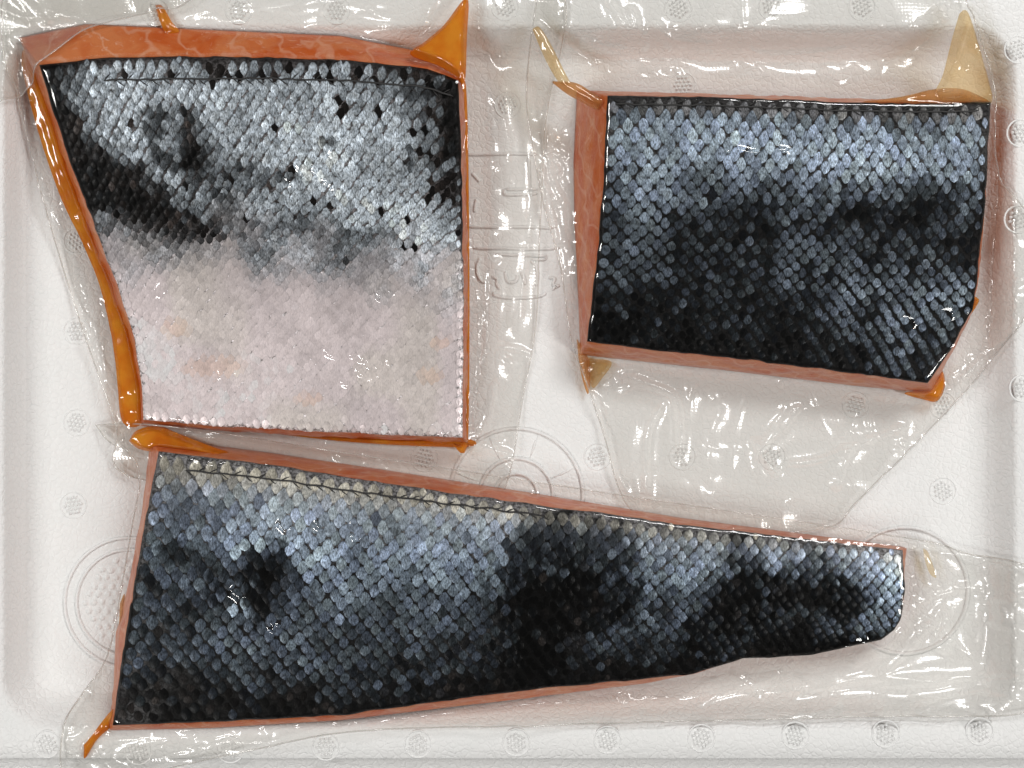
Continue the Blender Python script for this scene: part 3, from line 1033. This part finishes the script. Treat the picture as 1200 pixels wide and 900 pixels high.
def dense(A, k=3):
    """refine a point grid so that it fills the raster"""
    a = A
    for _ in range(k):
        m = 0.5 * (a[:, 1:] + a[:, :-1])
        b = np.empty((a.shape[0], a.shape[1] * 2 - 1, 3)); b[:, ::2] = a; b[:, 1::2] = m
        m = 0.5 * (b[1:] + b[:-1])
        c = np.empty((b.shape[0] * 2 - 1, b.shape[1], 3)); c[::2] = b; c[1::2] = m
        a = c
        if a.shape[0] > 300:
            break
    return a


def piece_field(pc):
    s = dense(pc.skin, 2).reshape(-1, 3)
    fl = pc.flesh.reshape(14, -1, 3)
    fl = dense(np.concatenate([fl, fl[:, :1]], 1), 2).reshape(-1, 3)
    g = raster(np.vstack([s, fl]), Field.x0, Field.y0, Field.nx, Field.ny)
    return np.where(g > -1, g, np.maximum(dilate(g, 2), g))


def img_poly(pts, z):
    return np.array([fpt(x, y, z) for x, y in pts])


def ridge_add(Z, pts, h, w, zi=20.0, ends=True):
    p = np.array([fpt(x, y, zi) for x, y in spline(pts, 6)])
    x0, y0 = p.min(0) - 6 * w; x1, y1 = p.max(0) + 6 * w
    i0, i1 = int(max(0, (x0 - Field.x0) / STEP)), int(min(Field.nx, (x1 - Field.x0) / STEP + 2))
    j0, j1 = int(max(0, (y0 - Field.y0) / STEP)), int(min(Field.ny, (y1 - Field.y0) / STEP + 2))
    if i1 <= i0 or j1 <= j0:
        return
    d, _, _, t = seg_dist(GX[j0:j1, i0:i1], GY[j0:j1, i0:i1], p, False)
    tap = np.minimum(smooth01(t / .18), smooth01((1 - t) / .18)) if ends else 1.0
    Z[j0:j1, i0:i1] += h * np.exp(-(np.sqrt(d * d + 1.5) - 1.22) / w) * tap


def juice(parent, kind, pts, z0, hgt, mat, shade_z=None, fields=None):
    poly = spline(list(pts) + [pts[0]], 5)[:-1]
    poly = img_poly(poly, z0 + hgt * .5)

    def h(x, y):
        d = seg_dist(x, y, poly)[0]
        t = smooth01(np.clip(d / 7.0, 0, 1)) ** .7
        return z0 + hgt * (0.12 + .88 * t) + .8 * vnoise(x, y, 11, 2)
    xs, ys, zs, q, rim = grid_mesh(poly, h, 1.5)
    nv = len(xs)
    V = np.vstack([wld(xs, ys, zs), wld(xs, ys, np.full(nv, max(z0 - 2, .6)))])
    F = q.tolist() + (q[:, ::-1] + nv).tolist()
    # close the sides
    from collections import Counter
    cnt = Counter()
    for f_ in q.tolist():
        for i in range(4):
            cnt[(f_[i], f_[(i + 1) % 4])] += 1
    for (a, b), c in list(cnt.items()):
        if (b, a) not in cnt:
            F.append([b, a, a + nv, b + nv])
    o = obj(kind, mesh(kind, V, F), mat, parent)
    if fields is not None:
        fields.append(np.stack([xs, ys, zs], -1))
    return o


def make_bag(name, label, outline, pc, layer, below, ridges, skin_ridges, juices, seed, L=16.0, seams=()):
    root = thing(name, label, "plastic bag", "clear vacuum bags round the salmon")
    extra = []
    for kind, pts, z0, hgt, mat in juices:
        juice(root, kind, pts, z0, hgt, mat, fields=extra)
    g = piece_field(pc)
    if extra:
        ge = raster(np.vstack(extra), Field.x0, Field.y0, Field.nx, Field.ny)
        g = np.maximum(g, ge)
    base = np.maximum(blur(tray_z(GX, GY), 30) + 1.0, tray_z(GX, GY) + .6)
    base = np.maximum(base, below)
    # the sheet leans from the piece down to what it lies on: height falls off with distance
    tent = np.where(g > -1, g, 0)
    fall = math.exp(-STEP / L)
    for _ in range(70):
        b = np.pad(tent, 1, mode='edge')
        tent = np.maximum.reduce([tent, b[:-2, 1:-1] * fall, b[2:, 1:-1] * fall, b[1:-1, :-2] * fall, b[1:-1, 2:] * fall,
                                  b[:-2, :-2] * fall ** 1.41, b[2:, 2:] * fall ** 1.41, b[:-2, 2:] * fall ** 1.41, b[2:, :-2] * fall ** 1.41])
    Z = np.maximum(base, tent)
    Z = blur(dilate(Z, 1), 2) + 2.0 + layer
    on = blur((g > 8).astype(float), 3)
    off_amt = 1 - on
    wx = GX + 22 * vnoise(GX, GY, 70, seed + 6); wy = GY + 22 * vnoise(GX, GY, 70, seed + 7)
    Z += off_amt * (7.0 * (1 - np.abs(vnoise(wx, wy * .8, 85, seed))) ** 3 + 3.0 * (1 - np.abs(vnoise(wx * .7, wy, 50, seed + 1))) ** 3 + .3 * vnoise(GX, GY, 17, seed + 2))
    Z += on * .25 * vnoise(GX, GY, 16, seed + 3)
    for pts, h, w in ridges:
        ridge_add(Z, pts, h * 2.1, w * 1.6)
    # fine sharp wrinkles pulled outward from the piece
    rr = np.random.default_rng(seed + 50)
    ring = pc.flesh.reshape(14, -1, 3)[-1]
    cxy = ring[:, :2].mean(0)
    for _ in range(46):
        a = ring[rr.integers(len(ring)), :2]
        od = (a - cxy) / np.linalg.norm(a - cxy)
        ang = rr.normal(0, .55)
        dv = np.array([od[0] * math.cos(ang) - od[1] * math.sin(ang), od[0] * math.sin(ang) + od[1] * math.cos(ang)])
        st, ln = rr.uniform(3, 30), rr.uniform(25, 110)
        nrm = np.array([-dv[1], dv[0]]) * rr.normal(0, 5)
        q = [a + dv * st, a + dv * (st + ln * .5) + nrm, a + dv * (st + ln)]
        ridge_add(Z, [(float(x), float(y)) for x, y in q], rr.uniform(2.0, 5.0), rr.uniform(1.6, 3.2), 0.0)
    for pts, h, w in skin_ridges:
        ridge_add(Z, pts, h * 1.8, w * 2.3, 66.0)
    fz = Field(Z)
    poly0 = spline(list(outline) + [outline[0]], 5)[:-1]
    # plan position of the outline: iterate on its height
    zz = np.full(len(poly0), 10.0)
    for _ in range(4):
        pl = np.stack(fpt(poly0[:, 0], poly0[:, 1], zz), -1)
        zz = fz(pl[:, 0], pl[:, 1])
    xs, ys, zs, q, rim = grid_mesh(pl, fz)
    offv = Field(off_amt)(xs, ys)
    obj("film", mesh("film", wld(xs, ys, zs), q[:, ::-1].copy(), True, np.repeat(offv[:, None], 3, 1)), M_FILM, root)
    # cut edge of the bag
    rp = resample(np.vstack([pl, pl[:1]]), int(len(pl) * 3))[:-1]
    path = np.column_stack([rp, fz(rp[:, 0], rp[:, 1])])
    relief("cut_edge", path, 1.0, .8, True, M_SEAM, root, 5)
    for pts, r in seams:
        p = np.array([fpt(a, b, 14) for a, b in resample(spline(pts, 6), 60)])
        relief("crease", np.column_stack([p, fz(p[:, 0], p[:, 1]) + .4]), r, .8, False, M_SEAM, root, 5)
    return root, fz, pl


ZERO = np.zeros_like(GX)
bag1, fz1, pl1 = make_bag(
    "vacuum_bag", "clear vacuum bag round the pale-bellied salmon piece with orange juice along its slanted edge",
    [(4, -45), (300, -50), (640, -45), (638, 150), (632, 280), (628, 380), (612, 470), (593, 568), (560, 585), (350, 575), (150, 558), (137, 500), (110, 425), (80, 335), (48, 225), (22, 120), (4, 60)],
    P1, 0.0, ZERO,
    [([(548, 60), (552, 180), (556, 300), (573, 420), (546, 515)], 5, 3), ([(600, 60), (586, 68), (570, 45)], 4, 3), ([(574, 300), (573, 380), (563, 440), (549, 505)], 6, 2.5),
     ([(580, 440), (570, 490), (545, 545)], 4, 3), ([(30, 195), (45, 215), (58, 240)], 6, 4), ([(48, 215), (80, 320), (105, 400), (138, 490)], 3, 2.5),
     ([(300, 20), (400, 12), (470, 30), (520, 5)], 4, 4), ([(210, 30), (330, 10), (350, 2)], 3, 3), ([(200, 38), (260, 50), (400, 52), (520, 30)], 3, 4),
     ([(560, 90), (590, 140), (600, 230)], 2.5, 5), ([(615, 150), (622, 230), (612, 330), (607, 400)], 3, 5), ([(170, 515), (300, 530), (420, 545), (545, 560)], 2.5, 5)],
    [([(415, 425), (428, 420), (434, 432), (424, 438), (416, 430)], 2.2, 1.8), ([(375, 410), (400, 420), (412, 418)], 1.8, 1.6), ([(390, 447), (420, 453), (437, 445), (440, 436)], 1.8, 1.6),
     ([(438, 432), (455, 424)], 1.8, 1.6), ([(335, 218), (352, 208), (372, 198)], 2, 1.6), ([(350, 206), (370, 186), (392, 182)], 2.2, 2), ([(440, 352), (452, 344), (460, 350)], 2, 1.8),
     ([(375, 214), (400, 212), (385, 222)], 2, 2), ([(180, 340), (192, 345)], 2, 2), ([(250, 440), (275, 436)], 1.6, 1.6)],
    [("juice", [(18, 48), (34, 44), (45, 80), (62, 135), (85, 205), (110, 272), (134, 335), (154, 392), (166, 445), (167, 494), (143, 495), (136, 440), (130, 395), (116, 335), (95, 283), (72, 235), (52, 180), (32, 112)], 24, 7, M_ORANGE),
     ("juice", [(498, 47), (520, 28), (547, -4), (547, 40), (544, 104), (537, 92), (515, 76), (480, 62)], 60, 14, M_ORANGE),
     ("juice", [(181, 5), (189, 6), (200, 24), (209, 36), (194, 38), (186, 22)], 48, 8, M_ORANGE),
     ("juice", [(540, 96), (546, 100), (549, 200), (550, 400), (547, 524), (530, 518), (543, 505), (544, 300)], 14, 14, M_ORANGE),
     ("juice", [(300, 506), (420, 513), (540, 513), (546, 524), (420, 519)], 6, 10, M_ORANGE)],
    101)

below2 = np.where(inside(GX, GY, pl1), np.minimum(fz1.z, tray_z(GX, GY) + 9) + .6, 0)
bag2, fz2, pl2 = make_bag(
    "vacuum_bag", "clear vacuum bag round the dark rectangular salmon piece, tall amber pocket at its corner",
    [(636, -45), (860, -50), (1100, -45), (1134, 7), (1152, 55), (1166, 112), (1170, 200), (1216, 270), (1216, 345), (1160, 424), (1100, 492), (1005, 587), (970, 618), (860, 625), (745, 604), (705, 500), (688, 450), (669, 395), (657, 315), (637, 240), (624, 170), (617, 120), (621, 55)],
    P2, 1.0, below2,
    [([(691, 452), (697, 440), (718, 436)], 6, 2), ([(716, 436), (750, 447), (785, 460), (795, 475), (798, 500), (798, 560)], 7, 2.4), ([(784, 466), (762, 500), (757, 545), (760, 600)], 5, 3),
     ([(690, 455), (708, 490), (716, 530), (740, 590)], 5, 2.4), ([(664, 330), (655, 300), (642, 230), (630, 180)], 4, 2.5), ([(645, 130), (652, 200), (668, 240), (672, 300)], 3, 3),
     ([(905, 545), (960, 540), (1010, 520), (1075, 495)], 4, 3), ([(880, 510), (900, 540), (915, 560)], 5, 3), ([(1085, 478), (1130, 440), (1160, 408), (1190, 365)], 6, 4),
     ([(1160, 408), (1120, 400), (1100, 440)], 6, 3), ([(1150, 375), (1180, 365), (1205, 345)], 4, 3), ([(1168, 335), (1185, 330), (1205, 318)], 4, 2.5),
     ([(735, 12), (745, 45), (760, 60)], 5, 2.5), ([(680, 50), (705, 58), (745, 62)], 5, 2.5), ([(705, 0), (722, 30), (740, 52)], 5, 2.5), ([(755, 30), (775, 50), (800, 55), (850, 60)], 5, 4),
     ([(1088, 15), (1098, 36)], 6, 3), ([(1124, 14), (1112, 40), (1100, 75), (1094, 100)], 5, 2.5), ([(860, 60), (900, 66), (960, 64), (1010, 58)], 5, 6), ([(870, 45), (890, 80), (930, 110)], 3, 4),
     ([(960, 80), (985, 95), (1010, 75)], 3, 4), ([(980, 580), (990, 545), (1000, 520)], 4, 4), ([(850, 470), (830, 520), (835, 580)], 3, 7), ([(940, 470), (920, 500), (885, 530)], 4, 4),
     ([(1050, 490), (1060, 530), (1045, 560)], 4, 5)],
    [([(848, 181), (862, 178), (880, 182), (905, 179), (931, 177)], 2.4, 1.6), ([(1090, 372), (1105, 366), (1120, 368)], 1.8, 1.8), ([(1050, 372), (1075, 378)], 1.6, 2)],
    [("juice", [(1127, 14), (1132, 10), (1138, 16), (1148, 48), (1160, 92), (1165, 114), (1158, 121), (1128, 117), (1098, 112), (1108, 85), (1118, 45)], 68, 14, M_AMBER),
     ("juice", [(1005, 119), (1055, 113), (1095, 104), (1125, 103), (1150, 112), (1157, 120), (1100, 122)], 64, 8, M_TAN),
     ("juice", [(624, 33), (632, 31), (645, 50), (660, 80), (668, 97), (656, 96), (640, 70)], 62, 8, M_AMBER),
     ("juice", [(646, 94), (675, 96), (695, 108), (710, 119), (700, 127), (680, 117), (664, 108)], 56, 12, M_TAN),
     ("juice", [(676, 396), (690, 420), (692, 440), (689, 462), (680, 432)], 8, 12, M_TAN),
     ("juice", [(690, 420), (717, 424), (706, 443), (694, 454)], 6, 10, M_AMBER),
     ("juice", [(1141, 345), (1149, 351), (1145, 360), (1137, 370)], 30, 14, M_ORANGE),
     ("juice", [(1092, 446), (1105, 434), (1109, 452), (1100, 470), (1084, 468), (1062, 461), (1082, 456)], 12, 14, M_ORANGE)],
    202, L=18.0)

below3 = np.where(inside(GX, GY, pl1), np.minimum(fz1.z, 12) + .6, 0)
below3 = np.maximum(below3, np.where(inside(GX, GY, pl2), np.minimum(fz2.z, 12) + .6, 0))
bag3, fz3, pl3 = make_bag(
    "vacuum_bag", "clear vacuum bag round the long tail piece, running out past the tray wall",
    [(112, 498), (165, 497), (260, 508), (400, 530), (700, 576), (1060, 630), (1130, 648), (1216, 672), (1216, 760), (1216, 832), (1000, 840), (720, 848), (430, 856), (300, 878), (200, 900), (130, 918), (76, 918), (74, 852), (95, 815), (126, 768), (142, 690), (156, 610), (164, 560), (152, 530), (128, 518)],
    P3, 1.5, below3,
    [([(1065, 642), (1085, 641), (1100, 665)], 4, 2.2), ([(1090, 645), (1150, 655), (1212, 668)], 3, 3), ([(1030, 795), (1075, 745), (1112, 700)], 4, 2.5), ([(1068, 735), (1095, 728), (1115, 715)], 3, 3),
     ([(1200, 780), (1165, 792), (1150, 800)], 5, 2.5), ([(1160, 792), (1110, 796), (1020, 806)], 4, 3), ([(900, 830), (980, 800), (1060, 795), (1120, 800)], 4, 4), ([(1164, 700), (1168, 720), (1163, 735)], 6, 4),
     ([(1100, 735), (1112, 745), (1105, 770)], 5, 5), ([(800, 830), (850, 812), (900, 795), (920, 780)], 3.5, 2.5), ([(860, 830), (900, 836), (960, 828), (990, 820)], 3, 3),
     ([(250, 862), (320, 860), (420, 852), (560, 846), (700, 842)], 4, 4), ([(140, 880), (200, 866), (260, 868)], 4, 4), ([(80, 868), (98, 868), (130, 842)], 5, 3), ([(100, 870), (96, 890), (100, 915)], 5, 4),
     ([(116, 500), (130, 512), (150, 518)], 4, 3), ([(210, 512), (330, 540), (460, 556), (560, 568)], 2.5, 3), ([(1175, 695), (1210, 697)], 5, 2.5), ([(1060, 830), (1130, 815), (1205, 812)], 4, 5), ([(1140, 640), (1150, 700), (1140, 780)], 3, 8)],
    [([(268, 690), (280, 697), (286, 705)], 2.2, 2), ([(366, 610), (380, 618), (400, 612), (412, 618)], 2, 1.8), ([(416, 625), (420, 635)], 2, 1.8),
     ([(318, 740), (324, 730)], 2, 1.6), ([(325, 610), (340, 625)], 2, 2.5)],
    [("juice", [(149, 517), (158, 505), (182, 499), (206, 508), (262, 529), (320, 546), (235, 534), (188, 528), (178, 530), (160, 526)], 30, 18, M_ORANGE),
     ("juice", [(97, 874), (104, 866), (131, 832), (133, 848), (112, 868), (98, 890)], 46, 9, M_ORANGE),
     ("juice", [(1083, 643), (1088, 647), (1093, 660), (1098, 677), (1091, 673), (1085, 657)], 14, 5, M_PALE),
     ("juice", [(139, 708), (144, 700), (140, 760), (136, 770)], 10, 14, M_TAN)],
    303, L=18.0)

# folded-over mouth of the first bag: a second sheet of embossed film
flap = img_poly(spline([(-45, -45), (230, -45), (212, -2), (170, 8), (100, 27), (60, 58), (22, 92), (-8, 112), (-45, 125), (-45, -45)], 5)[:-1], 74)
hf = lambda x, y: fz1(x, y) + 3.0 + 1.5 * vnoise(x, y, 40, 77)
xs, ys, zs, q, rim = grid_mesh(flap, hf)
obj("mouth_flap", mesh("mouth_flap", wld(xs, ys, zs), q[:, ::-1].copy()), M_FLAP, bag1)
rp = resample(np.vstack([flap, flap[:1]]), 200)[:-1]
relief("flap_edge", np.column_stack([rp, hf(rp[:, 0], rp[:, 1])]), 1.0, .8, True, M_SEAM, bag1, 5)
